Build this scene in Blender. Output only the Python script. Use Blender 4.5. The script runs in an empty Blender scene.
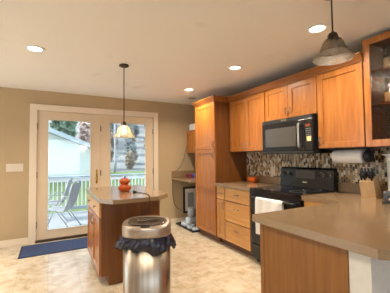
import bpy, bmesh, math, random
from mathutils import Vector, Matrix
random.seed(7)
PI = math.pi
S = bpy.context.scene
COL = S.collection

# ------------------------------------------------------------------ camera
F, YAW, PITCH, ROLL, HC = 266.87, 0.50, 0.040, -0.011, 1.315
cy_, sy_ = math.cos(YAW), math.sin(YAW)
cp_, sp_ = math.cos(PITCH), math.sin(PITCH)
r0 = Vector((cy_, -sy_, 0)); f0 = Vector((sy_*cp_, cy_*cp_, sp_)); u0 = Vector((-sy_*sp_, -cy_*sp_, cp_))
R_ = r0*math.cos(ROLL) + u0*math.sin(ROLL)
U_ = u0*math.cos(ROLL) - r0*math.sin(ROLL)
cam = bpy.data.cameras.new('camera')
cam.sensor_fit = 'HORIZONTAL'; cam.sensor_width = 36; cam.lens = F*36/390; cam.clip_start = .02; cam.clip_end = 400
cam_o = bpy.data.objects.new('camera', cam); COL.objects.link(cam_o)
m = Matrix((R_, U_, -f0)).transposed().to_4x4(); m.translation = Vector((0, 0, HC))
cam_o.matrix_world = m
S.camera = cam_o

# ------------------------------------------------------------------ world, sun, exposure
WORLD_STRENGTH = 2.3
SUN_STRENGTH = 6.0
CAN_POWER = 11.0
S.view_settings.view_transform = 'Standard'
S.view_settings.look = 'None'
S.view_settings.gamma = 1
S.view_settings.use_curve_mapping = False
S.view_settings.exposure = 0.85
w = bpy.data.worlds.new('sky'); S.world = w; w.use_nodes = True
bg = w.node_tree.nodes['Background']
bg.inputs['Color'].default_value = (.80, .905, 1.0, 1)
bg.inputs['Strength'].default_value = WORLD_STRENGTH
sun = bpy.data.lights.new('sun', 'SUN'); sun.energy = SUN_STRENGTH; sun.angle = .25; sun.color = (1, .94, .86)
sun_o = bpy.data.objects.new('sun', sun); COL.objects.link(sun_o)
sun_o.location = (-6, 10, 9)
sun_o.rotation_euler = Vector((.75, -.1, -.66)).to_track_quat('-Z', 'Y').to_euler()

# ------------------------------------------------------------------ materials
def mat(name, col=(.5, .5, .5), rough=.5, metal=0, spec=.5, coat=0, emit=None, estr=0):
    mt = bpy.data.materials.new(name); mt.use_nodes = True
    b = mt.node_tree.nodes['Principled BSDF']
    b.inputs['Base Color'].default_value = (*col, 1)
    b.inputs['Roughness'].default_value = rough
    b.inputs['Metallic'].default_value = metal
    b.inputs['Specular IOR Level'].default_value = spec
    b.inputs['Coat Weight'].default_value = coat
    b.inputs['Coat Roughness'].default_value = .15
    if emit:
        b.inputs['Emission Color'].default_value = (*emit, 1); b.inputs['Emission Strength'].default_value = estr
    return mt
def nd(mt, t, **kw):
    n = mt.node_tree.nodes.new(t)
    for k, v in kw.items():
        if k.startswith('_'): setattr(n, k[1:], v)
        else: n.inputs[k.replace('_', ' ')].default_value = v
    return n
def lk(mt, a, b): mt.node_tree.links.new(a, b)
def ramp(mt, stops, interp='LINEAR'):
    r = mt.node_tree.nodes.new('ShaderNodeValToRGB'); e = r.color_ramp.elements
    r.color_ramp.interpolation = interp
    while len(e) < len(stops): e.new(.5)
    for i, (p, c) in enumerate(stops): e[i].position = p; e[i].color = (*c, 1)
    return r
def pb(mt): return mt.node_tree.nodes['Principled BSDF']
def mapping(mt, scale, coord='Object', rot=(0, 0, 0)):
    tc = nd(mt, 'ShaderNodeTexCoord'); mp = nd(mt, 'ShaderNodeMapping')
    mp.inputs['Scale'].default_value = scale; mp.inputs['Rotation'].default_value = rot
    lk(mt, tc.outputs[coord], mp.inputs['Vector']); return mp.outputs['Vector']
def noisy(name, stops, scale, nscale=1, detail=4, bump=0, **kw):
    mt = mat(name, **kw); v = mapping(mt, scale)
    n = nd(mt, 'ShaderNodeTexNoise'); n.inputs['Scale'].default_value = nscale; n.inputs['Detail'].default_value = detail
    n.inputs['Distortion'].default_value = .4
    lk(mt, v, n.inputs['Vector']); r = ramp(mt, stops); lk(mt, n.outputs['Fac'], r.inputs['Fac'])
    lk(mt, r.outputs['Color'], pb(mt).inputs['Base Color'])
    if bump:
        bp = nd(mt, 'ShaderNodeBump'); bp.inputs['Strength'].default_value = bump; bp.inputs['Distance'].default_value = .01
        lk(mt, n.outputs['Fac'], bp.inputs['Height']); lk(mt, bp.outputs['Normal'], pb(mt).inputs['Normal'])
    return mt
def glassy(name, tint, gloss, rough=.02, diff=0, dcol=(1, 1, 1), bump=0):
    mt = bpy.data.materials.new(name); mt.use_nodes = True; nt = mt.node_tree; nt.nodes.clear()
    out = nd(mt, 'ShaderNodeOutputMaterial'); tr = nd(mt, 'ShaderNodeBsdfTransparent'); gl = nd(mt, 'ShaderNodeBsdfGlossy')
    tr.inputs['Color'].default_value = (*tint, 1); gl.inputs['Roughness'].default_value = rough
    mx = nd(mt, 'ShaderNodeMixShader'); mx.inputs['Fac'].default_value = gloss
    base = tr.outputs[0]
    if diff:
        tl = nd(mt, 'ShaderNodeBsdfTranslucent'); tl.inputs['Color'].default_value = (*dcol, 1)
        df = nd(mt, 'ShaderNodeBsdfDiffuse'); df.inputs['Color'].default_value = (*dcol, 1)
        m1 = nd(mt, 'ShaderNodeMixShader'); m1.inputs['Fac'].default_value = .5
        lk(mt, tl.outputs[0], m1.inputs[1]); lk(mt, df.outputs[0], m1.inputs[2])
        m2 = nd(mt, 'ShaderNodeMixShader'); m2.inputs['Fac'].default_value = diff
        lk(mt, base, m2.inputs[1]); lk(mt, m1.outputs[0], m2.inputs[2]); base = m2.outputs[0]
    if bump:
        v = mapping(mt, (1, 1, 1)); n = nd(mt, 'ShaderNodeTexVoronoi'); n.inputs['Scale'].default_value = 38
        lk(mt, v, n.inputs['Vector'])
        bp = nd(mt, 'ShaderNodeBump'); bp.inputs['Strength'].default_value = bump; bp.inputs['Distance'].default_value = .01
        lk(mt, n.outputs['Distance'], bp.inputs['Height']); lk(mt, bp.outputs['Normal'], gl.inputs['Normal'])
    lk(mt, base, mx.inputs[1]); lk(mt, gl.outputs[0], mx.inputs[2]); lk(mt, mx.outputs[0], out.inputs[0])
    return mt

def wood(name, a, b, c, scale=(14, 14, 1.1), **kw):
    return noisy(name, [(.25, a), (.5, b), (.75, c)], scale, 2.2, 6, .04, **kw)
M = {}
M['wood'] = wood('stained_maple', (.295, .090, .012), (.385, .130, .020), (.48, .183, .032), rough=.36, coat=.4)
M['wood_y'] = wood('stained_maple_horizontal', (.52, .235, .055), (.62, .31, .085), (.72, .39, .12), scale=(14, 1.1, 14), rough=.36, coat=.4)  # same maple brightened on drawer fronts: door light put into the colour
M['wood_pale'] = wood('pale_stained_maple', (.48, .21, .048), (.58, .275, .072), (.68, .35, .105), rough=.36, coat=.4)  # brightened maple with upright grain, daylight put into the colour
M['wood_dark'] = wood('stained_side_panel', (.115, .034, .005), (.155, .050, .008), (.20, .070, .012), rough=.4, coat=.1)  # also on cabinet bodies, so shade in door gaps sits in the colour
M['wood_mid'] = wood('stained_end_panel', (.19, .066, .008), (.24, .088, .011), (.29, .115, .017), rough=.45, coat=.08)
M['crown'] = wood('stained_crown', (.22, .065, .009), (.28, .09, .013), (.34, .12, .02), scale=(14, 1.1, 14), rough=.36, coat=.4)
M['inner'] = mat('cabinet_inside', (.17, .070, .022), .6)
M['wall'] = noisy('tan_wall_paint', [(.3, (.46, .340, .195)), (.7, (.485, .36, .21))], (1, 1, 1), 3, 4, .0, rough=.75, spec=.25)
M['rearwall'] = mat('pale_wall_paint', (.62, .55, .44), .8)
M['cream'] = mat('cream_trim_paint', (.74, .62, .47), .45)
M['slab'] = mat('almond_door_paint', (.68, .54, .38), .45)
M['white'] = mat('white_paint', (.80, .78, .74), .45)
M['knee'] = noisy('off_white_drywall', [(.3, (.66, .63, .58)), (.7, (.70, .67, .62))], (1, 1, 1), 30, 3, .05, rough=.8)
M['counter'] = noisy('tan_laminate', [(.35, (.235, .150, .080)), (.5, (.270, .175, .095)), (.65, (.305, .20, .112))], (1, 1, 1), 300, 2, 0, rough=.21, spec=.5, coat=.35)
M['black'] = mat('black_enamel', (.012, .012, .013), .22)
M['blackm'] = mat('black_matte_plastic', (.016, .016, .017), .5)
M['blackg'] = mat('black_ceramic_glass', (.006, .006, .007), .06)
M['greyg'] = mat('dark_window_glass', (.085, .08, .075), .15)
M['steel'] = mat('brushed_steel', (.62, .58, .53), .3, 1)
M['nickel'] = mat('dark_nickel', (.30, .27, .24), .35, 1)
M['bronze'] = mat('bronze', (.07, .05, .035), .4, .8)
M['brass'] = mat('brass', (.75, .50, .12), .25, 1)
M['chrome'] = mat('chrome', (.8, .8, .8), .12, 1)
M['can'] = noisy('champagne_steel', [(.3, (.36, .30, .24)), (.7, (.54, .465, .385))], (14, 14, .3), 2, rough=.34, metal=1)
M['canlid'] = mat('champagne_lid', (.42, .35, .285), .36, .8)
M['flap'] = mat('dark_glossy_flap', (.17, .135, .11), .16, .7)
M['bag'] = mat('black_plastic_bag', (.016, .014, .028), .2)
M['rug'] = noisy('navy_woven', [(.3, (.04, .058, .125)), (.7, (.075, .10, .19))], (1, 1, 1), 60, 3, .3, rough=.95, spec=.1)
M['rugedge'] = mat('navy_binding', (.02, .03, .08), .9)
M['orange'] = noisy('orange_glaze', [(.3, (.33, .050, .004)), (.7, (.45, .078, .006))], (1, 1, 1), 12, rough=.4, spec=.3)
M['orangebowl'] = mat('orange_bowl_glaze', (.72, .13, .012), .3)
M['stem'] = mat('dark_stem', (.03, .02, .015), .6)
M['towel'] = mat('white_cotton', (.80, .79, .77), .95, spec=.1)
M['paper'] = noisy('white_paper', [(.3, (.84, .83, .81)), (.7, (.88, .87, .85))], (1, 1, 1), 80, 2, .15, rough=.95, spec=.1)
M['block'] = wood('pale_knife_block', (.50, .32, .16), (.57, .38, .20), (.63, .43, .24), rough=.5)
M['pitcher'] = mat('white_ceramic', (.80, .83, .86), .25)
M['pewter'] = mat('dark_grey_plastic', (.06, .065, .075), .3)
M['bluew'] = mat('pale_blue_plastic', (.58, .64, .68), .4)
M['red'] = mat('dark_red_fabric', (.30, .02, .04), .8)
M['purple'] = mat('violet_blue_plastic', (.12, .10, .38), .5)
M['grey'] = mat('grey_plastic', (.35, .36, .37), .5)
M['plate'] = mat('almond_plastic', (.66, .57, .46), .4)
M['lampcore'] = mat('lit_lamp', (1, .9, .75), .5, emit=(1, .86, .66), estr=6)
M['bulb'] = mat('frosted_bulb', (.38, .34, .30), .4)
M['display'] = mat('lit_display', (.1, .02, .01), .3, emit=(1, .25, .05), estr=.12)
M['sticker'] = mat('yellow_sticker', (.75, .62, .28), .5)
M['key'] = mat('grey_keys', (.16, .16, .16), .4)
M['pane'] = glassy('clear_pane', (.97, .985, 1), .05)
M['lowe'] = glassy('low_e_pane', (.75, .785, .80), .07)  # tint added to dim the bright outdoors through the door glass
M['seed'] = glassy('seeded_glass', (.70, .57, .43), .03, .08, bump=.9)
M['shade'] = glassy('ribbed_lamp_glass', (.93, .88, .78), .12, .06, diff=.30, dcol=(.92, .86, .70))
M['shade2'] = glassy('clear_ribbed_glass', (.72, .66, .60), .10, .05, diff=.02, dcol=(.9, .82, .7))
M['shaderim'] = glassy('frosted_rim_glass', (.86, .82, .77), .13, .08, diff=.13, dcol=(.92, .86, .76))

# ceiling: off-white with faint scuffs
mt = mat('ceiling_paint', (.8, .75, .68), .85, spec=.2); v = mapping(mt, (1, 1, 1))
n = nd(mt, 'ShaderNodeTexNoise'); n.inputs['Scale'].default_value = 2.2; n.inputs['Detail'].default_value = 6; lk(mt, v, n.inputs['Vector'])
r = ramp(mt, [(.0, (.78, .73, .665)), (.4, (.81, .765, .70)), (.64, (.82, .775, .71)), (.74, (.74, .68, .60))]); lk(mt, n.outputs['Fac'], r.inputs['Fac']); lk(mt, r.outputs['Color'], pb(mt).inputs['Base Color'])
M['ceil'] = mt

# floor: vinyl in stone-look tiles
mt = mat('stone_vinyl', rough=.28, coat=.2); v = mapping(mt, (1, 1, 1))
br = nd(mt, 'ShaderNodeTexBrick'); br.offset = 0; br.inputs['Scale'].default_value = 1
br.inputs['Brick Width'].default_value = .305; br.inputs['Row Height'].default_value = .305; br.inputs['Mortar Size'].default_value = .003; br.inputs['Mortar Smooth'].default_value = .5
br.inputs['Color1'].default_value = (1, 1, 1, 1); br.inputs['Color2'].default_value = (.9, .88, .84, 1); br.inputs['Mortar'].default_value = (.72, .66, .58, 1)
lk(mt, v, br.inputs['Vector'])
n1 = nd(mt, 'ShaderNodeTexNoise'); n1.inputs['Scale'].default_value = 9; n1.inputs['Detail'].default_value = 7; n1.inputs['Roughness'].default_value = .62; lk(mt, v, n1.inputs['Vector'])
vo = nd(mt, 'ShaderNodeTexVoronoi'); vo.inputs['Scale'].default_value = 11; lk(mt, v, vo.inputs['Vector'])
va = nd(mt, 'ShaderNodeMath', _operation='MULTIPLY_ADD'); va.inputs[1].default_value = .22; sep = nd(mt, 'ShaderNodeSeparateColor')
lk(mt, vo.outputs['Color'], sep.inputs[0]); lk(mt, sep.outputs[0], va.inputs[0]); lk(mt, n1.outputs['Fac'], va.inputs[2])
r = ramp(mt, [(.36, (.42, .295, .16)), (.48, (.55, .425, .27)), (.60, (.63, .53, .385)), (.78, (.70, .63, .51))]); lk(mt, va.outputs[0], r.inputs['Fac'])
mx = nd(mt, 'ShaderNodeMix', _data_type='RGBA', _blend_type='MULTIPLY'); mx.inputs['Factor'].default_value = 1
lk(mt, r.outputs['Color'], mx.inputs['A']); lk(mt, br.outputs['Color'], mx.inputs['B']); lk(mt, mx.outputs['Result'], pb(mt).inputs['Base Color'])
M['floor'] = mt

# mosaic tile on the right wall (plane YZ): upright strips
mt = mat('mosaic_tile', rough=.25); v0 = mapping(mt, (1, 1, 1))
sx = nd(mt, 'ShaderNodeSeparateXYZ'); cx = nd(mt, 'ShaderNodeCombineXYZ'); lk(mt, v0, sx.inputs[0]); lk(mt, sx.outputs['Z'], cx.inputs['X']); lk(mt, sx.outputs['Y'], cx.inputs['Y'])
br = nd(mt, 'ShaderNodeTexBrick'); br.offset = .5; br.inputs['Scale'].default_value = 1; br.inputs['Brick Width'].default_value = .046; br.inputs['Row Height'].default_value = .026; br.inputs['Mortar Size'].default_value = .002; br.inputs['Mortar Smooth'].default_value = .2
br.inputs['Color1'].default_value = (0, 0, 0, 1); br.inputs['Color2'].default_value = (1, 1, 1, 1); br.inputs['Mortar'].default_value = (.5, .5, .5, 1); br.inputs['Bias'].default_value = 0
lk(mt, cx.outputs[0], br.inputs['Vector'])
r = ramp(mt, [(0, (.05, .03, .018)), (.14, (.20, .105, .04)), (.30, (.40, .25, .115)), (.46, (.33, .28, .20)), (.60, (.56, .44, .28)), (.78, (.68, .62, .50)), (.94, (.13, .075, .035))], 'CONSTANT')
lk(mt, br.outputs['Color'], r.inputs['Fac'])
mx = nd(mt, 'ShaderNodeMix', _data_type='RGBA'); lk(mt, br.outputs['Fac'], mx.inputs['Factor']); lk(mt, r.outputs['Color'], mx.inputs['A']); mx.inputs['B'].default_value = (.30, .24, .17, 1)
lk(mt, mx.outputs['Result'], pb(mt).inputs['Base Color'])
M['tile'] = mt

# outdoors
mt = mat('white_siding', (.68, .71, .70), .6); v = mapping(mt, (1, 1, 1)); wv = nd(mt, 'ShaderNodeTexWave', _bands_direction='Z', _wave_profile='SAW'); wv.inputs['Scale'].default_value = 1.6; lk(mt, v, wv.inputs['Vector'])
bp = nd(mt, 'ShaderNodeBump'); bp.inputs['Strength'].default_value = .7; bp.inputs['Distance'].default_value = .03; lk(mt, wv.outputs['Fac'], bp.inputs['Height']); lk(mt, bp.outputs['Normal'], pb(mt).inputs['Normal'])
M['siding'] = mt
mt = mat('deck_boards', (.5, .52, .55), .6); v = mapping(mt, (1, 1, 1)); br = nd(mt, 'ShaderNodeTexBrick'); br.inputs['Scale'].default_value = 1; br.inputs['Brick Width'].default_value = 3; br.inputs['Row Height'].default_value = .14; br.inputs['Mortar Size'].default_value = .006
br.inputs['Color1'].default_value = (.33, .35, .38, 1); br.inputs['Color2'].default_value = (.40, .42, .44, 1); br.inputs['Mortar'].default_value = (.08, .09, .11, 1); lk(mt, v, br.inputs['Vector']); lk(mt, br.outputs['Color'], pb(mt).inputs['Base Color'])
M['deck'] = mt
M['railw'] = mat('white_rail_paint', (.80, .82, .85), .5)
M['railg'] = mat('blue_grey_rail_paint', (.34, .40, .48), .5)
M['roof'] = noisy('grey_shingles', [(.3, (.30, .31, .32)), (.7, (.40, .41, .42))], (1, 1, 1), 20, rough=.9)
M['fascia'] = mat('grey_fascia', (.42, .48, .52), .6)
M['lawn'] = noisy('lawn', [(.3, (.13, .19, .065)), (.7, (.19, .25, .11))], (1, 1, 1), 3, 5, rough=1, spec=.1)
M['hill'] = noisy('dry_hillside', [(.25, (.17, .185, .195)), (.5, (.29, .30, .295)), (.75, (.22, .225, .205))], (1, 1, 1), .6, 8, .3, rough=1, spec=.1)
M['brush'] = noisy('brown_brush', [(.3, (.29, .23, .18)), (.7, (.40, .33, .26))], (1, 1, 1), 4, rough=1, spec=.1)
M['greybrush'] = noisy('grey_green_brush', [(.3, (.17, .20, .20)), (.7, (.27, .30, .31))], (1, 1, 1), 4, rough=1, spec=.1)
M['green'] = noisy('evergreen', [(.3, (.13, .22, .15)), (.7, (.22, .32, .23))], (1, 1, 1), 4, rough=1, spec=.1)
M['pink'] = noisy('autumn_leaf', [(.3, (.70, .54, .48)), (.7, (.80, .66, .60))], (1, 1, 1), 4, rough=1, spec=.1)
M['birch'] = mat('pale_bark', (.40, .40, .44), .9)
M['bark'] = mat('bark', (.22, .18, .15), .9)
M['sling'] = noisy('grey_mesh_fabric', [(.3, (.19, .205, .23)), (.7, (.26, .275, .30))], (1, 1, 1), 90, rough=.8)
M['chairm'] = mat('silver_chair_frame', (.34, .36, .40), .35, .5)

# ------------------------------------------------------------------ mesh helpers (world coordinates; parent's origin is taken off)
ORG = {}
def org(o): return ORG.get(o.name, Vector((0, 0, 0))) if o else Vector((0, 0, 0))
class MB:
    def __init__(s): s.bm = bmesh.new()
    def _add(s, t, smooth=False):
        for f in t.faces: f.smooth = smooth
        me = bpy.data.meshes.new('t'); t.to_mesh(me); t.free(); s.bm.from_mesh(me); bpy.data.meshes.remove(me); return s
    def box(s, x0, x1, y0, y1, z0, z1, bev=0, seg=2):
        t = bmesh.new(); bmesh.ops.create_cube(t, size=1)
        for v in t.verts: v.co = Vector((x0+(v.co.x+.5)*(x1-x0), y0+(v.co.y+.5)*(y1-y0), z0+(v.co.z+.5)*(z1-z0)))
        if bev: bmesh.ops.bevel(t, geom=t.edges[:], offset=bev, segments=seg, affect='EDGES', profile=.5)
        return s._add(t)
    def prism(s, poly, z0, z1, axis='z', bev=0):
        t = bmesh.new()
        def P(a, b, c): return {'z': (a, b, c), 'y': (a, c, b), 'x': (c, a, b)}[axis]
        lo = [t.verts.new(P(a, b, z0)) for a, b in poly]; hi = [t.verts.new(P(a, b, z1)) for a, b in poly]
        k = len(poly); t.faces.new(lo[::-1]); t.faces.new(hi)
        for i in range(k): t.faces.new((lo[i], lo[(i+1) % k], hi[(i+1) % k], hi[i]))
        bmesh.ops.recalc_face_normals(t, faces=t.faces[:])
        if bev: bmesh.ops.bevel(t, geom=t.edges[:], offset=bev, segments=2, affect='EDGES', profile=.5)
        return s._add(t)
    def rings(s, rs, cap0=True, cap1=True, smooth=True, closed=True):
        t = bmesh.new(); V = [[t.verts.new(p) for p in r] for r in rs]; k = len(V[0])
        for a, b in zip(V, V[1:]):
            for i in range(k if closed else k-1): t.faces.new((a[i], a[(i+1) % k], b[(i+1) % k], b[i]))
        if cap0: t.faces.new(V[0][::-1])
        if cap1: t.faces.new(V[-1])
        bmesh.ops.recalc_face_normals(t, faces=t.faces[:])
        return s._add(t, smooth)
    def lathe(s, prof, c, n=32, cap0=True, cap1=True, axis='z', sx=1, sy=1, rot=0, lobes=0, lob=0):
        rs = []
        for r, z in prof:
            ring = []
            for i in range(n):
                a = 2*PI*i/n; rr = r*(1-lob*(.5+.5*math.cos(a*lobes))) if lobes else r
                p = (rr*math.cos(a)*sx, rr*math.sin(a)*sy)
                p = (p[0]*math.cos(rot)-p[1]*math.sin(rot), p[0]*math.sin(rot)+p[1]*math.cos(rot))
                if axis == 'z': q = (c[0]+p[0], c[1]+p[1], c[2]+z)
                elif axis == 'y': q = (c[0]+p[0], c[1]+z, c[2]+p[1])
                else: q = (c[0]+z, c[1]+p[0], c[2]+p[1])
                ring.append(q)
            rs.append(ring)
        return s.rings(rs, cap0, cap1)
    def tube(s, pts, r, n=8):
        pts = [Vector(p) for p in pts]; rs = []; up = None
        for i, p in enumerate(pts):
            d = (pts[min(i+1, len(pts)-1)]-pts[max(i-1, 0)]).normalized()
            if up is None: up = d.orthogonal().normalized()
            up = (up-d*up.dot(d)).normalized(); sd = d.cross(up)
            rr = r[i] if isinstance(r, (list, tuple)) else r
            rs.append([p+up*rr*math.cos(2*PI*k/n)+sd*rr*math.sin(2*PI*k/n) for k in range(n)])
        return s.rings(rs)
    def sheet(s, fn, nu, nv, th):
        t = bmesh.new(); V = [[t.verts.new(fn(i/nu, j/nv)) for j in range(nv+1)] for i in range(nu+1)]
        for i in range(nu):
            for j in range(nv): t.faces.new((V[i][j], V[i+1][j], V[i+1][j+1], V[i][j+1]))
        bmesh.ops.recalc_face_normals(t, faces=t.faces[:])
        if th: bmesh.ops.solidify(t, geom=t.faces[:], thickness=th)
        return s._add(t, True)
    def shaker(s, y0, y1, z0, z1, xb, t=.02, st=.058, rec=.012):
        def ring(i, x): return [(x, y0+i, z0+i), (x, y1-i, z0+i), (x, y1-i, z1-i), (x, y0+i, z1-i)]
        xf = xb-t
        return s.rings([ring(0, xb), ring(0, xf+.002), ring(.002, xf), ring(st, xf), ring(st+.004, xf+rec)], smooth=False)
    def blob(s, c, rx, ry, rz, amp=.15, sub=3, seed=0):
        t = bmesh.new(); bmesh.ops.create_icosphere(t, subdivisions=sub, radius=1)
        rnd = random.Random(seed); ph = [rnd.uniform(0, 6) for _ in range(6)]
        for v in t.verts:
            p = v.co.copy(); k = 1+amp*(math.sin(4*p.x+ph[0])*math.sin(5*p.y+ph[1])+.6*math.sin(9*p.z+ph[2])*math.sin(8*p.x+ph[3]))
            v.co = Vector((c[0]+p.x*rx*k, c[1]+p.y*ry*k, c[2]+p.z*rz*k))
        return s._add(t, True)
    def leaves(s, c, rx, ry, rz, n, size, seed=0):
        rnd = random.Random(seed); t = bmesh.new()
        for _ in range(n):
            while True:
                p = Vector((rnd.uniform(-1, 1), rnd.uniform(-1, 1), rnd.uniform(-1, 1)))
                if .25 < p.length < 1: break
            q = Vector((c[0]+p.x*rx, c[1]+p.y*ry, c[2]+p.z*rz))
            a = Vector((rnd.gauss(0, 1), rnd.gauss(0, 1), rnd.gauss(0, 1))).normalized(); b = a.orthogonal().normalized()
            l = size*rnd.uniform(.6, 1.4)
            t.faces.new([t.verts.new(q+a*l), t.verts.new(q+b*l*.45), t.verts.new(q-a*l), t.verts.new(q-b*l*.45)])
        return s._add(t)
    def build(s, name, m, parent=None, origin=None):
        o0 = org(parent) if parent else Vector(origin or (0, 0, 0))
        for v in s.bm.verts: v.co -= o0
        me = bpy.data.meshes.new(name); s.bm.to_mesh(me); s.bm.free()
        me.materials.append(m if not isinstance(m, str) else M[m])
        o = bpy.data.objects.new(name, me); COL.objects.link(o)
        if parent: o.parent = parent; ORG[o.name] = o0
        else: o.location = o0; ORG[o.name] = o0
        return o
def thing(name, label, cat, loc, group=None):
    o = bpy.data.objects.new(name, None); COL.objects.link(o); o.location = loc; o.empty_display_size = .05
    ORG[o.name] = Vector(loc); return tag(o, label, cat, group)
def tag(o, label, cat, group=None, kind=None):
    o['label'] = label; o['category'] = cat
    if group: o['group'] = group
    if kind: o['kind'] = kind
    return o
def struct(o, label=None, cat=None):
    o['kind'] = 'structure'
    if label: o['label'] = label
    if cat: o['category'] = cat
    return o
def copy_tree(o, parent=None):
    c = o.copy(); COL.objects.link(c)
    if parent: c.parent = parent; ORG[c.name] = ORG[parent.name]
    for ch in o.children: copy_tree(ch, c)
    return c
def pull(y, z, xf, parent, vertical=True, L=.1, m='nickel'):
    """arched bar pull standing off a door face at x = xf"""
    pts = []
    for i in range(9):
        t = i/8; a = (t-.5)*L; o = .026*math.sin(PI*t)**.6 if 0 < t < 1 else -.002
        pts.append((xf-o, y, z+a) if vertical else (xf-o, y+a, z))
    MB().tube(pts, .0055, 8).build('handle', m, parent)
def door(parent, y0, y1, z0, z1, xb, hy=None, hz=None, name='door', vertical=True, m=None, st=.058, L=.1):
    if name == 'drawer' and z1-z0 < .3:
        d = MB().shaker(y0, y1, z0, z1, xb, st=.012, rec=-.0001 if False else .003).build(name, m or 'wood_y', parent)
    else:
        d = MB().shaker(y0, y1, z0, z1, xb, st=st).build(name, m or 'wood', parent)
    if hy is not None: pull(hy, hz, xb-.02, d, vertical, L)
    return d

W, D, ZC = 2.874, 4.928, 2.414
XL, YR = -3.0, -2.6
CF = W-.635            # worktop front
UF = W-.33             # wall-cabinet box front (doors stand 20 mm proud)
PF = W-.63             # pantry door front
S0, S1 = 2.66, 1.872   # cooker, far and near side
CT = .914

# ------------------------------------------------------------------ room shell
struct(MB().box(XL-.15, W+.15, YR-.15, D+.15, -.12, 0).build('floor', 'floor'), 'cream and tan stone-look vinyl floor', 'floor')
struct(MB().box(XL-.15, W+.15, YR-.15, D+.15, ZC, ZC+.12).build('ceiling', 'ceil'), 'off-white painted ceiling with faint scuffs', 'ceiling')
DX0, DX1, DZ = -.185, 1.78, 2.10
struct(MB().box(XL-.15, DX0, D, D+.15, 0, ZC).box(DX1, W+.15, D, D+.15, 0, ZC).box(DX0, DX1, D, D+.15, DZ, ZC).build('wall_back', 'wall'), 'tan painted wall around the french doors', 'wall')
struct(MB().box(W, W+.15, YR, D, 0, ZC).build('wall_right', 'wall'), 'tan painted wall behind the cabinets', 'wall')
# left and rear walls lie outside the picture; each has an unseen window, added for daylight
WY0, WY1, WZ0, WZ1 = 2.6, 4.8, .12, 2.25
struct(MB().box(XL-.15, XL, YR, WY0, 0, ZC).box(XL-.15, XL, WY1, D, 0, ZC).box(XL-.15, XL, WY0, WY1, 0, WZ0).box(XL-.15, XL, WY0, WY1, WZ1, ZC).build('wall_left', 'rearwall'), 'pale wall with a wide window', 'wall')
wf = MB()
for a, b in ((WY0, WY0+.06), (WY1-.06, WY1), (3.67, 3.73)): wf.box(XL-.10, XL-.04, a, b, WZ0, WZ1)
wf.box(XL-.10, XL-.04, WY0, WY1, WZ0, WZ0+.06).box(XL-.10, XL-.04, WY0, WY1, WZ1-.06, WZ1)
wi = struct(wf.build('window_1', 'white'), 'wide white-framed window in the left wall', 'window')
MB().box(XL-.073, XL-.067, WY0+.05, WY1-.05, WZ0+.05, WZ1-.05).build('pane', 'pane', wi)  # pane of the added left window
RX0, RX1 = -2.4, 1.2  # opening for the unseen rear window, added to light the knee wall
struct(MB().box(XL, RX0, YR-.15, YR, 0, ZC).box(RX1, W, YR-.15, YR, 0, ZC).box(RX0, RX1, YR-.15, YR, 0, WZ0+.5).box(RX0, RX1, YR-.15, YR, 2.15, ZC).build('wall_rear', 'rearwall'), 'pale wall behind the viewer', 'wall')
wf = MB()
for a, b in ((RX0, RX0+.06), (RX1-.06, RX1), (-.63, -.57)): wf.box(a, b, YR-.10, YR-.04, WZ0+.5, 2.15)
wf.box(RX0, RX1, YR-.10, YR-.04, WZ0+.5, WZ0+.56).box(RX0, RX1, YR-.10, YR-.04, 2.09, 2.15)
wi = struct(wf.build('window_2', 'white'), 'white-framed window in the rear wall', 'window')
MB().box(RX0+.05, RX1-.05, YR-.073, YR-.067, WZ0+.55, 2.10).build('pane', 'pane', wi)  # pane of the added rear window
struct(MB().box(XL+.001, -.276, D-.014, D-.0005, 0.0005, .10, .003).build('baseboard_left', 'cream'), 'cream baseboard left of the french doors', 'baseboard')
struct(MB().box(1.868, W-.001, D-.014, D-.0005, 0.0005, .10, .003).build('baseboard_right', 'cream'), 'cream baseboard right of the french doors', 'baseboard')

# door casing, jamb, threshold
c = MB()
c.prism([(-.274, .001), (-.174, .001), (-.174, 2.092), (1.768, 2.092), (1.768, .001), (1.864, .001), (1.864, 2.189), (-.274, 2.189)], D-.024, D-.0005, 'y', .004)
struct(c.build('trim_1', 'cream'), 'wide cream casing around the french doors', 'door casing')
c = MB().box(DX0+.0005, DX0+.012, D-.02, D+.14, .03, DZ-.012).box(DX1-.012, DX1-.0005, D-.02, D+.14, .03, DZ-.012).box(DX0+.0005, DX1-.0005, D-.02, D+.14, DZ-.012, DZ-.0005)
struct(c.build('trim_2', 'cream'), 'cream door jamb', 'door jamb')
struct(MB().box(DX0+.001, DX1-.001, D-.03, D+.16, .0005, .03, .006).build('trim_3', 'bronze'), 'dark bronze door threshold', 'threshold')
def french(name, x0, x1, gx0, gx1, label, hinge_x):
    gz0, gz1, z0, z1 = .162, 1.962, .034, 2.086
    y0, y1 = D+.005, D+.05
    b = MB()
    b.box(x0, gx0, y0, y1, z0, z1, .002).box(gx1, x1, y0, y1, z0, z1, .002).box(gx0, gx1, y0, y1, z0, gz0, .002).box(gx0, gx1, y0, y1, gz1, z1, .002)
    d = struct(b.build(name, 'slab'), label, 'door')
    bead = MB()
    for a0, a1, c0, c1 in ((gx0, gx0+.016, gz0, gz1), (gx1-.016, gx1, gz0, gz1), (gx0, gx1, gz0, gz0+.016), (gx0, gx1, gz1-.016, gz1)):
        bead.box(a0, a1, y0-.008, y0+.01, c0, c1, .003)
    bead.build('glazing_bead', 'slab', d)
    MB().box(gx0, gx1, y0+.018, y0+.026, gz0, gz1).build('pane', 'lowe', d)
    for z in (.28, 1.06, 1.84):
        MB().tube([(hinge_x, D-.004, z-.05), (hinge_x, D-.004, z+.05)], .007, 8).build('hinge', 'bronze', d)
    return d
d1 = french('door_1', -.172, .786, -.03, .64, 'left leaf of the almond french doors with a gold lever', -.170)
d2 = french('door_2', .806, 1.766, .946, 1.627, 'right leaf of the almond french doors', .796)
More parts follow.
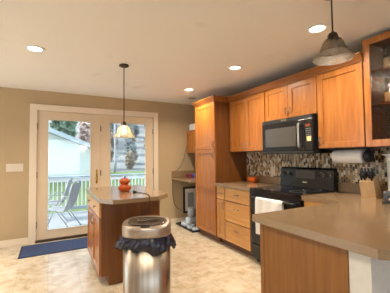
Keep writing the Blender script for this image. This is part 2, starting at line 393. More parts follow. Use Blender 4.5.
MB().tube([(1.764, D-.004, .25), (1.764, D-.004, .35)], .007).tube([(1.764, D-.004, 1.01), (1.764, D-.004, 1.11)], .007).tube([(1.764, D-.004, 1.77), (1.764, D-.004, 1.87)], .007).build('hinge_row', 'bronze', d2)
MB().box(.779, .813, D-.003, D+.0045, .036, 2.084, .002).build('astragal', 'slab', d2)
MB().box(.713, .748, D-.004, D+.006, .88, 1.12, .004).build('handle_plate', 'brass', d1)
MB().tube([(.73, D, .975), (.73, D-.05, .975), (.715, D-.055, .975), (.68, D-.055, .974)], .009).lathe([(.014, 0), (.014, -.022), (.010, -.026)], (.73, D-.002, 1.06), 16, axis='y').build('handle', 'brass', d1)

# recessed lights
def can(x, y, label, lit=True):
    t = thing('recessed_ceiling_light', label, 'ceiling light', (x, y, ZC), 'recessed lights in the ceiling')
    MB().lathe([(.062, -.001), (.064, -.008), (.085, -.009), (.091, -.004), (.091, -.0006), (.075, -.0006)], (x, y, ZC), 40, False, False).build('trim_ring', 'white', t)
    MB().lathe([(.0, -.0026), (.040, -.003), (.062, -.0012), (.064, -.0008)], (x, y, ZC), 32, False, True).build('lens', 'lampcore', t)
    l = bpy.data.lights.new('can_beam', 'AREA'); l.shape = 'DISK'; l.size = .12; l.energy = CAN_POWER; l.color = (1, .87, .70); l.spread = 2.6
    lo = bpy.data.objects.new('can_beam', l); COL.objects.link(lo); lo.parent = t; lo.location = (0, 0, -.012)
can(-.135, 3.055, 'recessed ceiling light at the left, over the floor by the doors')
can(2.02, 1.475, 'largest recessed ceiling light, beside the near pendant')
can(2.0, 2.609, 'recessed ceiling light above the black microwave')
can(1.98, 3.809, 'smallest recessed ceiling light, above the tall pantry')
for x, y in ((-.135, .6), (-1.9, 2.6)):  # unseen lights, added as fill for the near side
    can(x, y, 'recessed ceiling light outside the picture, behind the viewer')
vt = MB().box(2.24, 2.39, 4.27, 4.40, ZC-.008, ZC-.0005, .002)
vt = tag(vt.build('ceiling_vent', 'plate', None), 'small square ceiling vent near the pantry crown', 'vent')
sl = MB()
for i in range(6): sl.box(2.252, 2.378, 4.283+i*.018, 4.293+i*.018, ZC-.0105, ZC-.0075)
sl.build('slat', 'grey', vt)

# crown molding: pantry and the run of wall cabinets, mitred
def crown(path, prof):
    pts = [Vector(p) for p in path]; out = []
    for i, p in enumerate(pts):
        ns = []
        for a, b in ((i-1, i), (i, i+1)):
            if 0 <= a and b < len(pts):
                d = (pts[b]-pts[a]).normalized(); ns.append(Vector((d.y, -d.x)))
        k = ns[0] if len(ns) == 1 else (ns[0]+ns[1])/(1+ns[0].dot(ns[1]))
        out.append([(p.x+k.x*o, p.y+k.y*o, z) for o, z in prof])
    return MB().rings(out, smooth=False)
prof = [(-.012, 2.185), (.004, 2.185), (.006, 2.198), (.014, 2.205), (.040, 2.238), (.050, 2.244), (.052, 2.262), (-.012, 2.262)]
struct(crown([(PF, 4.108), (PF, 3.472), (UF-.02, 3.472), (UF-.02, 1.378)], prof).build('trim_4', 'crown'), 'stained wood crown molding over the cabinets', 'crown molding')

# ------------------------------------------------------------------ pantry
PY0, PY1 = 3.474, 4.106
t = thing('pantry_cabinet', 'tall honey-stained pantry cabinet at the end of the run', 'cabinet', (W-.3, (PY0+PY1)/2, 0))
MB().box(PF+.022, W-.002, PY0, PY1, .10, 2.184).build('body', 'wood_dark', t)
MB().box(PF+.075, W-.01, PY0+.004, PY1-.004, .0005, .10).build('toe_kick', 'wood_dark', t)
door(t, PY0+.006, PY1-.006, 1.44, 2.18, PF+.02, PY0+.045, 1.52)
dd = door(t, PY0+.006, PY1-.006, .108, 1.432, PF+.02, PY0+.045, 1.35)
MB().box(PF-.0005, PF+.009, PY0+.065, PY1-.065, .80, .862).build('rail', 'wood', dd)

# ------------------------------------------------------------------ base cabinets left of the cooker
BY0, BY1 = 2.668, 3.470
def body(t, y0, y1, name='body', m='wood_dark'):
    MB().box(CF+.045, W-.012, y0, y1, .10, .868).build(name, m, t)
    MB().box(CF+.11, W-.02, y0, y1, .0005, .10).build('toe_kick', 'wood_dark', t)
XB = CF+.043
t = thing('base_cabinet', 'narrow base cabinet with one drawer over one door, beside the pantry', 'cabinet', (W-.3, 3.36, 0))
body(t, 3.258, BY1)
door(t, 3.264, BY1-.006, .685, .862, XB, 3.364, .775, 'drawer', False)
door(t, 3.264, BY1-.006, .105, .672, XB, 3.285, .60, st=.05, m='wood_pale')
t = thing('drawer_cabinet', 'base cabinet of three wide drawers left of the cooker', 'cabinet', (W-.3, 2.96, 0))
body(t, BY0, 3.256)
door(t, 2.70, 3.250, .685, .862, XB, 2.975, .785, 'drawer', False)
door(t, 2.70, 3.250, .395, .672, XB, 2.975, .585, 'drawer', False)
door(t, 2.70, 3.250, .105, .382, XB, 2.975, .295, 'drawer', False)
tag(MB().box(CF, W-.001, BY0-.002, 3.4735, .870, CT, .0012).build('countertop', 'counter'), 'tan laminate worktop between pantry and cooker', 'worktop')
# tile and laminate splash strips, fixed to the wall
struct(MB().box(W-.010, W-.0005, .35, 3.470, 1.018, 1.386).build('trim_5', 'tile'), 'mosaic tile backsplash of upright brown and cream strips', 'backsplash')
struct(MB().box(W-.020, W-.0005, S0, 3.470, CT+.0005, 1.017, .003).build('trim_6', 'counter'), 'tan laminate splash strip left of the cooker', 'splash strip')
struct(MB().box(W-.020, W-.0005, .35, S1, CT+.0005, 1.017, .003).build('trim_7', 'counter'), 'tan laminate splash strip right of the cooker', 'splash strip')

# ------------------------------------------------------------------ cooker
SX = CF-.005
t = thing('electric_range', 'black freestanding electric range with glass top', 'range', (W-.33, (S0+S1)/2, 0))
MB().box(SX+.03, W-.022, S1+.004, S0-.006, .05, .90, .004).box(SX+.08, W-.06, S1+.02, S0-.02, .0005, .05).build('body', 'black', t)
MB().box(SX-.004, W-.09, S1+.002, S0-.006, .901, .922, .005).build('cooktop', 'blackg', t)
for (bx, by, br) in ((2.42, 2.46, .105), (2.42, 2.07, .085), (2.66, 2.46, .08), (2.66, 2.07, .10)):
    MB().lathe([(br, .9222), (br, .9226), (br-.006, .9226), (br-.006, .9222)], (bx, by, 0), 40, False, False).build('burner_ring', 'key', t)
b = MB().prism([(W-.11, .922), (W-.022, .922), (W-.022, 1.172), (W-.065, 1.172), (W-.085, 1.152)], S1+.004, S0-.006, 'y', .004)
bg_ = b.build('backguard', 'black', t)
# face of the backguard slopes from x=W-.11 at z=.922 to W-.085 at 1.13
def bgx(z): return W-.11+.025*(z-.922)/.23
for y in (2.565, 2.465, 2.035, 1.945):
    z = 1.088; x = bgx(z)
    MB().lathe([(.030, .004), (.028, -.006), (.022, -.008), (.020, -.026), (.0, -.027)], (x, y, z), 24, True, False, axis='x').build('knob', 'blackm', bg_)
    MB().lathe([(.034, .003), (.034, -.004), (.028, -.005)], (x, y, z), 28, False, False, axis='x').build('knob_ring', 'nickel', bg_)
MB().rings([[(bgx(z)-o, y, z) for y, z in ((2.40, 1.04), (2.40, 1.135), (2.12, 1.135), (2.12, 1.04))] for o in (-.002, .0025)], smooth=False).build('control_panel', 'greyg', bg_)
MB().rings([[(bgx(z)-o, y, z) for y, z in ((2.29, .985), (2.29, 1.0), (2.225, 1.0), (2.225, .985))] for o in (-.002, .002)], smooth=False).build('badge', 'chrome', bg_)
od = MB().box(SX, SX+.028, S1+.012, S0-.014, .25, .845, .006).build('oven_door', 'black', t)
MB().box(SX-.003, SX+.01, S1+.12, S0-.12, .36, .66, .004).build('window', 'blackg', od)
MB().tube([(SX+.005, S0-.07, .810), (SX-.045, S0-.07, .82), (SX-.05, S0-.075, .82), (SX-.05, S1+.075, .82), (SX-.045, S1+.07, .82), (SX+.005, S1+.07, .810)], .011, 10).build('handle', 'blackm', od)
MB().box(SX, SX+.028, S1+.012, S0-.014, .075, .24, .006).build('storage_drawer', 'black', t)
MB().box(SX, SX+.028, S1+.008, S0-.010, .85, .899, .005).build('front_panel', 'black', t)
# tea towel hung over the oven handle
def tow(u, v):
    y = 2.47-.41*u; L = v*.78-.34; hx = SX-.05
    rip = (.011*math.sin(u*17+2*v)+.012+.008*math.sin(u*7+1+4*v))*min(1, abs(L)*5)
    z = .82; rr = .0155
    if abs(L) < .024: a = L/.024*PI/2; return (hx-rr*math.sin(a), y, z+rr*math.cos(a))
    sgn = 1 if L > 0 else -1
    return (hx-sgn*rr-(rip+.002 if sgn > 0 else min(rip, .002)*.5), y+.006*math.sin(v*5), z-(abs(L)-.024))
tag(MB().sheet(tow, 40, 60, .003).build('tea_towel', 'towel'), 'white cotton tea towel folded over the oven handle', 'towel')

# ------------------------------------------------------------------ microwave
MX = 2.464; MY0, MY1 = 1.895, 2.658; MZ0, MZ1 = 1.343, 1.768
t = thing('microwave', 'black over-the-range microwave with a vertical steel handle', 'microwave', (W-.2, 2.27, MZ0))
MB().box(MX+.022, W-.012, MY0, MY1, MZ0, MZ1, .004).build('body', 'black', t)
dr = MB().box(MX, MX+.021, 1.995, MY1-.001, MZ0+.03, MZ1-.045, .005).build('door', 'black', t)
MB().box(MX-.0025, MX+.006, 2.11, MY1-.06, MZ0+.085, MZ1-.11, .002).build('window', 'greyg', dr)
MB().tube([(MX+.002, 2.045, 1.41), (MX-.034, 2.045, 1.415), (MX-.04, 2.045, 1.43), (MX-.04, 2.045, 1.66), (MX-.034, 2.045, 1.675), (MX+.002, 2.045, 1.68)], .012, 12).build('handle', 'steel', dr)
MB().box(MX, MX+.021, MY0+.001, MY1-.001, MZ1-.043, MZ1-.002, .004).build('vent_grille', 'blackm', t)
MB().box(MX-.002, MX+.004, 2.25, 2.33, MZ1-.033, MZ1-.015, .001).build('badge', 'chrome', t)
MB().box(MX+.002, MX+.021, MY0+.001, MY1-.001, MZ0+.002, MZ0+.028, .003).build('lower_trim', 'blackm', t)
cp = MB().box(MX, MX+.021, MY0+.001, 1.992, MZ0+.03, MZ1-.045, .003).build('control_panel', 'black', t)
MB().box(MX-.0015, MX+.004, MY0+.022, 1.978, 1.635, 1.665).build('display', 'display', cp)
k = MB()
for i in range(3):
    for j in range(4): k.box(MX-.0015, MX+.003, MY0+.017+i*.023, MY0+.034+i*.023, 1.54+j*.022, 1.553+j*.022, .001)
k.build('keypad', 'key', cp)
MB().box(MX-.0012, MX+.003, MY0+.015, 1.965, 1.475, 1.53).build('sticker', 'sticker', cp)

# ------------------------------------------------------------------ wall cabinets
UX = UF
def wallcab(label, y0, y1, z0, doors, z1=2.184):
    t = thing('wall_cabinet', label, 'cabinet', (W-.16, (y0+y1)/2, z0))
    MB().box(UX, W-.012, y0, y1, z0, z1).build('body', 'wood_dark', t)
    for a, b, hy, hz in doors: door(t, a, b, z0+.004, z1-.006, UX-.001, hy, hz, L=.085)
    return t
wallcab('two-door wall cabinet between pantry and microwave', 2.668, 3.470, 1.39, [(3.066, 3.462, 3.088, 1.475), (2.674, 3.060, 3.036, 1.475)])
wallcab('short two-door wall cabinet above the microwave', 1.876, 2.664, 1.775, [(2.272, 2.658, 2.298, 1.86), (1.880, 2.266, 2.242, 1.86)])
wallcab('single-door wall cabinet right of the microwave', 1.386, 1.872, 1.39, [(1.392, 1.866, 1.842, 1.475)])
# glazed cabinet, taller
GY0, GY1, GZ0, GZ1 = .55, 1.382, 1.39, 2.372
t = thing('glass_door_cabinet', 'taller wall cabinet with a seeded glass door, at the right edge', 'cabinet', (W-.16, (GY0+GY1)/2, GZ0))
b = MB()
b.box(UX, W-.012, GY1-.018, GY1, GZ0, GZ1).box(UX, W-.012, GY0, GY0+.018, GZ0, GZ1).box(UX, W-.012, GY0+.018, GY1-.018, GZ0, GZ0+.018).box(UX, W-.012, GY0+.018, GY1-.018, GZ1-.018, GZ1)
b.build('body', 'wood', t)
MB().box(W-.03, W-.013, GY0+.018, GY1-.018, GZ0+.018, GZ1-.018).build('back_panel', 'inner', t)
for z in (1.76, 2.06): MB().box(UX+.01, W-.031, GY0+.019, GY1-.019, z, z+.018).build('shelf', 'inner', t)
for a, b_ in ((.968, 1.380), (.552, .964)):
    fr = MB(); st = .055
    fr.box(UX-.021, UX-.001, a, a+st, GZ0+.003, GZ1-.003, .002).box(UX-.021, UX-.001, b_-st, b_, GZ0+.003, GZ1-.003, .002)
    fr.box(UX-.021, UX-.001, a+st, b_-st, GZ0+.003, GZ0+.003+.06, .002).box(UX-.021, UX-.001, a+st, b_-st, GZ1-.003-.055, GZ1-.003, .002)
    dd = fr.build('door', 'wood', t)
    MB().box(UX-.013, UX-.008, a+st-.004, b_-st+.004, GZ0+.058, GZ1-.053).build('glass', 'seed', dd)
def mug(x, y, z, label, r=.042, h=.095):
    t = thing('mug', label, 'mug', (x, y, z))
    MB().lathe([(r*.85, 0), (r, .012), (r, h), (r-.005, h), (r-.006, .014), (0, .01)], (x, y, z), 24, True, False).build('cup', 'pitcher', t)
    MB().tube([(x, y-r+.003, z+h*.8), (x, y-r-.025, z+h*.75), (x, y-r-.03, z+h*.45), (x, y-r-.02, z+h*.25), (x, y-r+.003, z+h*.2)], .006).build('handle', 'pitcher', t)
mug(2.68, 1.235, 2.0785, 'white mug on the top shelf behind the seeded glass', .05, .11)
mug(2.68, 1.235, 1.7785, 'white mug on the middle shelf behind the seeded glass', .046, .10)

# ------------------------------------------------------------------ worktop and peninsula right of the cooker
XE, YK, YN, CH = 1.238, 1.452, .40, .10
XC, YC = XE, .645
poly = [(XE, YK), (CF, YK), (CF, S1-.003), (W-.001, S1-.003), (W-.001, YN), (XE+.245, YN), (XE, YC)]
tag(MB().prism(poly, .868, CT, 'z').build('peninsula_countertop', 'counter'), 'large tan laminate worktop of the peninsula with a clipped corner', 'worktop')
t = thing('base_cabinet', 'base cabinet squeezed between the cooker and the peninsula', 'cabinet', (W-.3, 1.65, 0))
body(t, 1.424, S1-.006)
door(t, 1.47, S1-.012, .685, .862, XB, 1.68, .775, 'drawer', False)
door(t, 1.47, S1-.012, .105, .672, XB, 1.83, .60)
t = thing('peninsula_cabinet', 'peninsula base cabinet with a plain honey-stained end panel', 'cabinet', (1.9, 1.1, 0))
MB().box(1.30, W-.012, .81, 1.418, .10, .866).build('body', 'wood', t)
MB().box(1.30, W-.012, .82, 1.35, .0005, .10).build('toe_kick', 'wood_dark', t)
MB().box(1.280, 1.299, .806, 1.385, .0005, .866, .002).build('end_panel', 'wood_mid', t)
MB().box(1.277, 1.299, 1.386, 1.42, .0005, .866, .002).build('stile', 'wood_mid', t)
struct(MB().box(1.285, W-.001, .70, .804, .0005, .866, .002).build('wall_peninsula', 'knee'), 'off-white knee wall under the peninsula overhang', 'wall')

# paper towels under the wall cabinet
TX, TZ = 2.70, 1.306
t = thing('paper_towel_holder', 'black paper towel holder fixed under the wall cabinet', 'paper towel holder', (TX, 1.62, 1.389))
MB().box(TX-.03, TX+.03, 1.42, 1.86, 1.380, 1.3895, .003).build('mount', 'blackm', t)
MB().lathe([(.0, 0), (.030, 0), (.055, .006), (.058, .02), (.058, .045), (.05, .055), (0, .055)], (TX, 1.428, TZ), 28, False, False, axis='y').box(TX-.012, TX+.012, 1.44, 1.47, TZ, 1.382, .003).build('end_cap', 'blackm', t)
MB().box(TX-.012, TX+.012, 1.815, 1.83, TZ-.02, 1.382, .003).build('arm', 'blackm', t)
MB().tube([(TX, 1.47, TZ), (TX, 1.82, TZ)], .008).build('rod', 'blackm', t)
tag(MB().lathe([(.02, 0), (.066, .0), (.0675, .003), (.0675, .293), (.066, .296), (.02, .296)], (TX, 1.502, TZ), 40, False, False, axis='y').lathe([(.02, 0), (.02, .296)], (TX, 1.502, TZ), 24, False, False, axis='y').build('paper_towel_roll', 'paper', None), 'white paper towel roll hanging under the wall cabinet', 'paper towels')

# knife block and knives
KX, KY = 2.68, 1.44
t = thing('knife_block', 'pale wooden knife block near the tile wall', 'knife block', (KX, KY, CT))
ka = .12
def kp(x, y, z):   # block coordinates: x to the room (-X side is the low front), rotated a little
    return (KX+x*math.cos(ka)-y*math.sin(ka), KY+x*math.sin(ka)+y*math.cos(ka), CT+.0005+z)
sec = [(-.045, 0), (.105, 0), (.0, .205), (-.085, .150)]
MB().rings([[kp(a, s, b) for a, b in sec] for s in (-.062, .062)], smooth=False).build('body', 'block', t)
nrm = Vector((-.105, 0, .205)).normalized()
KB = (Vector((.0, 0, .205)), Vector((-.085, 0, .150)))
nrm = Vector((-(KB[0]-KB[1]).z, 0, (KB[0]-KB[1]).x)).normalized()
KN = [(u, s, h) for u, h in ((.2, .10), (.5, .09), (.8, .08)) for s in (-.042, -.014, .014, .042)]
nm = ['highest', 'second', 'lowest']; pl = ['nearest the viewer', 'left of centre', 'right of centre', 'nearest the cooker']
for i, (u, s, h) in enumerate(KN):
    if i % 4 == 1 and u > .7: continue
    base = KB[0].lerp(KB[1], u)+Vector((0, s, 0))
    a = base+nrm*.001; b_ = base+nrm*h
    tt = thing('kitchen_knife', 'black-handled kitchen knife standing in the %s row of the block' % nm[i//4], 'knife', kp(*base), 'black-handled knives in the %s row of the block' % nm[i//4])
    MB().tube([kp(*a), kp(*(base+nrm*.014))], .0075, 8).build('bolster', 'chrome', tt)
    MB().tube([kp(*(base+nrm*.012)), kp(*(base+nrm*h*.5)), kp(*b_)], [.009, .0085, .0105], 8).build('handle', 'blackm', tt)
# toaster at the right edge
TO = (2.56, 1.13)
t = thing('toaster', 'dark grey toaster on the worktop at the right edge', 'toaster', (TO[0], TO[1], CT))
MB().box(2.44, 2.67, 1.03, 1.22, CT+.012, CT+.105, .022, 4).build('body', 'pewter', t)
MB().box(2.435, 2.675, 1.025, 1.225, CT+.0005, CT+.014, .004).build('base', 'blackm', t)
MB().box(2.47, 2.64, 1.075, 1.10, CT+.1045, CT+.106).box(2.47, 2.64, 1.15, 1.175, CT+.1045, CT+.106).build('slot', 'blackm', t)
MB().box(2.415, 2.445, 1.145, 1.175, CT+.06, CT+.075, .004).build('lever', 'blackm', t)
MB().lathe([(.012, 0), (.012, -.012), (0, -.012)], (2.441, 1.16, CT+.04), 16, True, False, axis='x').build('knob', 'chrome', t)
# white pitcher behind it
tag(MB().lathe([(.0, 0), (.055, 0), (.062, .02), (.060, .18), (.062, .36), (.072, .395), (.098, .405), (.098, .412), (.07, .408), (.055, .37), (.05, .03), (0, .025)], (2.758, 1.262, CT+.0005), 36, False, False).build('pitcher', 'pitcher', None), 'tall white pitcher with a flared rim against the tile', 'pitcher')

# bowl on the left worktop, outlet
tag(MB().lathe([(.040, 0), (.060, .004), (.074, .03), (.078, .072), (.076, .082), (.071, .078), (.068, .035), (.05, .010), (0, .008)], (2.772, 3.225, CT+.0005), 32, True, False, lobes=8, lob=.05).build('pumpkin_bowl', 'orangebowl', None), 'small orange ribbed bowl on the worktop beside the pantry', 'bowl')
t = thing('wall_outlet', 'almond wall outlet set in the mosaic tile left of the cooker', 'outlet', (W-.011, 2.878, 1.10))
MB().box(W-.0165, W-.0105, 2.835, 2.925, 1.035, 1.16, .002).build('plate', 'plate', t)
for z in (1.072, 1.122): MB().box(W-.0185, W-.0155, 2.864, 2.896, z-.017, z+.017, .002).build('socket', 'cream', t)

# light switches on the back wall
t = thing('light_switch', 'four-gang almond light switch plate left of the french doors', 'light switch', (-.46, D, 1.19))
MB().box(-.572, -.352, D-.007, D-.0005, 1.125, 1.245, .003).build('plate', 'plate', t)
for i in range(4):
    x = -.537+i*.0495
    MB().box(x-.006, x+.006, D-.014, D-.006, 1.172, 1.198, .002).build('toggle', 'cream', t)

# ------------------------------------------------------------------ nook behind the pantry
tag(MB().box(2.15, W-.001, 4.112, D-.001, .875, .912, .004).build('desk_countertop', 'counter', None), 'small worktop in the corner behind the pantry', 'worktop')
struct(MB().box(2.15, W-.001, D-.02, D-.0005, .913, 1.042, .003).build('trim_8', 'counter'), 'tan laminate splash strip in the corner nook', 'splash strip')
t = thing('wall_cabinet', 'small wall cabinet in the corner behind the pantry', 'cabinet', (2.7, 4.5, 1.40))
MB().box(2.515, W-.002, 4.116, D-.002, 1.40, 1.86).build('body', 'wood', t)
door(t, 4.53, D-.006, 1.404, 1.856, 2.514, 4.56, 1.46)
door(t, 4.12, 4.524, 1.404, 1.856, 2.514, 4.49, 1.46)
tag(MB().box(2.53, 2.80, 4.62, 4.88, 1.8605, 1.99, .012).build('storage_box', 'white', None), 'white box on top of the small corner wall cabinet', 'box')
cord = [(2.52, D-.012, 1.62), (2.47, D-.012, 1.48), (2.43, D-.012, 1.30), (2.33, D-.03, 1.12), (2.24, D-.03, 1.05)]
tag(MB().tube(cord, .004).build('power_cord', 'blackm', None), 'thin dark cord hanging down the wall from the corner cabinet', 'cord')
cord = [(2.17, D-.008, .87), (2.165, D-.008, .60), (2.19, D-.008, .42), (2.26, D-.008, .30), (2.37, D-.008, .24)]
tag(MB().tube(cord, .004).build('power_cord', 'blackm', None), 'thin dark cord looping on the wall below the corner worktop', 'cord')
tag(MB().box(2.42, 2.50, 4.74, 4.83, .9125, .975, .015, 3).build('pouch', 'red', None), 'dark red pouch on the corner worktop', 'pouch')
tag(MB().box(2.53, 2.66, 4.68, 4.82, .9125, .985, .02, 3).build('pencil_case', 'purple', None), 'violet-blue case on the corner worktop', 'case')
tag(MB().box(2.50, 2.575, 4.50, 4.60, .9125, .965, .012, 3).build('pouch', 'red', None), 'dark red pouch on the corner worktop, nearest the pantry', 'pouch')
# framed pet door in the back wall
t = thing('pet_door', 'black-framed pet door low in the back wall under the corner worktop', 'pet door', (2.52, D, .44))
x0, x1, z0, z1 = 2.40, 2.74, .18, .71
fr = MB().box(x0, x0+.04, D-.02, D-.0005, z0, z1, .003).box(x1-.04, x1, D-.02, D-.0005, z0, z1, .003).box(x0+.04, x1-.04, D-.02, D-.0005, z0, z0+.04, .003).box(x0+.04, x1-.04, D-.02, D-.0005, z1-.04, z1, .003)
fr.build('frame', 'blackm', t)
fl = MB().box(x0+.04, x1-.04, D-.012, D-.0005, z0+.04, z1-.04).build('flap', 'white', t)
MB().box(x0+.10, x1-.10, D-.015, D-.0115, z0+.12, z1-.12, .002).build('window', 'grey', fl)
# pet mat, bowls and water dispenser
b = MB().box(2.20, 2.60, 4.15, 4.86, .0005, .010, .003)
for q in ((2.20, 2.215, 4.15, 4.86), (2.585, 2.60, 4.15, 4.86), (2.215, 2.585, 4.15, 4.165), (2.215, 2.585, 4.845, 4.86)): b.box(*q, .008, .03, .003)
tag(b.build('pet_mat', 'blackm', None), 'black raised-edge pet feeding tray on the floor beside the pantry', 'pet tray')
t = thing('pet_water_dispenser', 'pale pet water dispenser with an upright bottle on the black tray', 'pet dispenser', (2.42, 4.66, .0105))
MB().lathe([(.10, 0), (.115, .01), (.115, .07), (.10, .075), (.095, .03), (0, .025)], (2.33, 4.62, .0105), 28, True, False, sx=.95).build('dish', 'bluew', t)
MB().box(2.36, 2.53, 4.56, 4.74, .0105, .15, .02, 3).build('base', 'bluew', t)
MB().lathe([(.04, 0), (.075, .03), (.08, .06), (.08, .15), (.06, .18), (0, .185)], (2.45, 4.65, .14), 28, True, False).build('bottle', 'grey', t)
for x, y, lb in ((2.31, 4.415, 'pale pet bowl in the middle of the black tray'), (2.33, 4.248, 'pale pet bowl at the near end of the black tray')):
    tag(MB().lathe([(.075, 0), (.082, .006), (.066, .05), (.062, .055), (.055, .05), (.045, .018), (0, .015)], (x, y, .0105), 28, True, False).build('pet_bowl', 'bluew', None), lb, 'pet bowl')

# ------------------------------------------------------------------ island
IX0, IX1, IY0, IY1 = .437, 1.175, 2.625, 3.90
poly = [(IX0, IY1), (IX0, 2.78), (IX0+.10, IY0), (1.0, IY0), (IX1, 2.80), (IX1, IY1)]
tag(MB().prism(poly, .872, CT, 'z', .0012).build('island_countertop', 'counter', None), 'laminate island top with clipped front corners', 'worktop')
t = thing('kitchen_island', 'honey-stained kitchen island cabinet in front of the french doors', 'kitchen island', (.8, 3.4, 0))
bx0, bx1, by0, by1 = .478, 1.115, 2.90, 3.86
MB().box(bx0, bx1, by0+.012, by1, .10, .8705).build('body', 'wood', t)
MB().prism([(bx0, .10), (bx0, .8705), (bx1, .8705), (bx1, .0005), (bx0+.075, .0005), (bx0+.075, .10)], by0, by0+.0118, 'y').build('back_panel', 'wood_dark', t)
MB().box(bx0+.075, bx1-.003, by0+.013, by1-.02, .0005, .0995).build('toe_kick', 'wood_dark', t)
ym = (by0+by1)/2
for a, b_, hy in ((by0+.02, ym-.004, ym-.035), (ym+.004, by1-.01, ym+.035)):
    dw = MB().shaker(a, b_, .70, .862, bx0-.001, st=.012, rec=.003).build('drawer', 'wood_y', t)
    MB().lathe([(.006, 0), (.006, -.014), (.016, -.020), (.016, -.026), (0, -.029)], (bx0-.021, (a+b_)/2, .785), 16, True, False, axis='x').build('knob', 'nickel', dw)
    door(t, a, b_, .105, .688, bx0-.001, hy, .60, L=.11)
# ceramic pumpkins
PX, PY = .795, 3.226
t = thing('ceramic_pumpkin', 'orange ceramic figure of two stacked pumpkins on the island', 'ornament', (PX, PY, CT))
def pk(c, R, h, m='orange'):
    pr = [(0, 0)]+[(R*(math.sin(PI*(.12+.80*i/10))**.5), h*i/10) for i in range(11)]+[(0, h*.97)]
    return MB().lathe(pr, c, 48, False, False, lobes=9, lob=.10)
pk((PX, PY, CT+.0005), .076, .088).build('lower_pumpkin', 'orange', t)
pk((PX, PY, CT+.084), .063, .076).build('upper_pumpkin', 'orange', t)
MB().tube([(PX, PY, CT+.15), (PX+.002, PY, CT+.165), (PX+.01, PY-.004, CT+.183)], [.011, .008, .009], 10).build('stem', 'stem', t)
# charger and cord on the island
cx, cy = .862, 3.03
t = thing('charging_cord', 'dark charging cord lying on the island and hanging over its front edge', 'cord', (cx, cy, CT))
MB().lathe([(.0, 0), (.022, 0), (.024, .006), (.022, .022), (.014, .026), (0, .026)], (cx, cy, CT+.0005), 20, False, False).build('plug', 'blackm', t)
pts = [(cx+.01, cy-.01, CT+.006), (cx+.05, cy-.06, CT+.0045), (cx+.085, cy-.16, CT+.0045), (cx+.075, 2.75, CT+.0045), (cx+.05, 2.66, CT+.0048), (cx+.04, 2.63, CT+.0052), (cx+.039, 2.621, CT+.0045), (cx+.038, 2.617, CT+.001), (cx+.038, 2.616, CT-.01), (cx+.036, 2.616, .86), (cx+.028, 2.616, .82), (cx+.03, 2.63, .78), (cx+.012, 2.66, .75), (cx-.03, 2.70, .735)]
MB().tube(pts, .0038, 8).build('cable', 'blackm', t)

# ------------------------------------------------------------------ waste bin
TXc, TYc = .785, 2.365
ta = -.42                                # turned to face the viewer
t = thing('waste_bin', 'brushed steel sensor waste bin standing in front of the island', 'bin', (TXc, TYc, 0))
def rr(a, b, z, n=48, e=2.6, dx=0, dy=0):
    out = []
    for i in range(n):
        q = 2*PI*i/n; cc, ss = math.cos(q), math.sin(q)
        x = a*math.copysign(abs(cc)**(2/e), cc)+dx; y = b*math.copysign(abs(ss)**(2/e), ss)+dy
        out.append((TXc+x*math.cos(ta)-y*math.sin(ta), TYc+x*math.sin(ta)+y*math.cos(ta), z+(.026 if z > .5 else 0)+(.11*y if z > .68 else 0)))
    return out
MB().rings([rr(.204, .15, .0005), rr(.210, .157, .004), rr(.210, .157, .03), rr(.2105, .1575, .56)]).build('body', 'can', t)
MB().rings([rr(.204, .154, .585), rr(.2045, .1545, .60), rr(.214, .166, .604), rr(.217, .170, .615), rr(.217, .170, .690), rr(.213, .166, .704), rr(.204, .154, .712), rr(.180, .128, .714), rr(.172, .120, .711), rr(.150, .098, .698), rr(.10, .05, .690), rr(.02, .01, .688)]).build('lid', 'canlid', t)
MB().rings([rr(.172, .106, .7135, dy=.008), rr(.168, .102, .7165, dy=.008), rr(.150, .085, .716, dy=.010), rr(.06, .03, .712, dy=.012), rr(.01, .005, .711, dy=.012)], smooth=True).build('flap', 'flap', t)
MB().rings([rr(.042, .011, .7125, dy=-.145), rr(.042, .011, .7165, dy=-.145), rr(.036, .007, .7175, dy=-.145)]).build('sensor', 'blackm', t)
# bag skirt: folds outside the body under the lid
rg = []
rnd = random.Random(3); ph = [rnd.uniform(0, 6) for _ in range(6)]
for j in range(12):
    u = j/11; z = .629-.098*u; n = 120; ring = []
    base = rr(.2135, .1615, 0, n)
    for i, p in enumerate(base):
        q = 2*PI*i/n
        fl = u*(.014+.012*math.sin(7*q+ph[0]+u)+.009*math.sin(17*q+ph[1]+u*3)+.006*math.sin(37*q+ph[2]+u*7))+.016*math.sin(PI*u)*(1+.6*math.sin(6*q+ph[3])+.4*math.sin(23*q+6*u))+.02*u*max(0, math.cos(q-3.0))
        v = Vector((p[0]-TXc, p[1]-TYc, 0)); v = v*(1+max(fl, 0)/.17)
        zz = z+u*(.020*math.sin(4*q+ph[4])+.014*math.sin(11*q+ph[5])+.022*math.cos(q-2.6))
        ring.append((TXc+v.x, TYc+v.y, zz))
    rg.append(ring)
for j in range(11, -1, -2):   # inner face, 2 mm in
    rg.append([(TXc+(x-TXc)*.992, TYc+(y-TYc)*.992, z+.001) for x, y, z in rg[j]])
bo = MB().rings(rg, False, False).build('bin_bag', 'bag', None)
bo.parent = t; bo.location = -Vector((TXc, TYc, 0))

# ------------------------------------------------------------------ rug
b = MB().box(-.345, .60, 4.262, 4.80, .0005, .009, .003)
rg_ = tag(b.build('door_mat', 'rug', None), 'navy blue rectangular mat on the floor before the french doors', 'mat')
b = MB()
for q in ((-.352, .607, 4.255, 4.275), (-.352, .607, 4.788, 4.807), (-.352, -.332, 4.255, 4.807), (.587, .607, 4.255, 4.807)): b.box(*q, .0004, .0105, .003)
b.build('binding', 'rugedge', rg_)

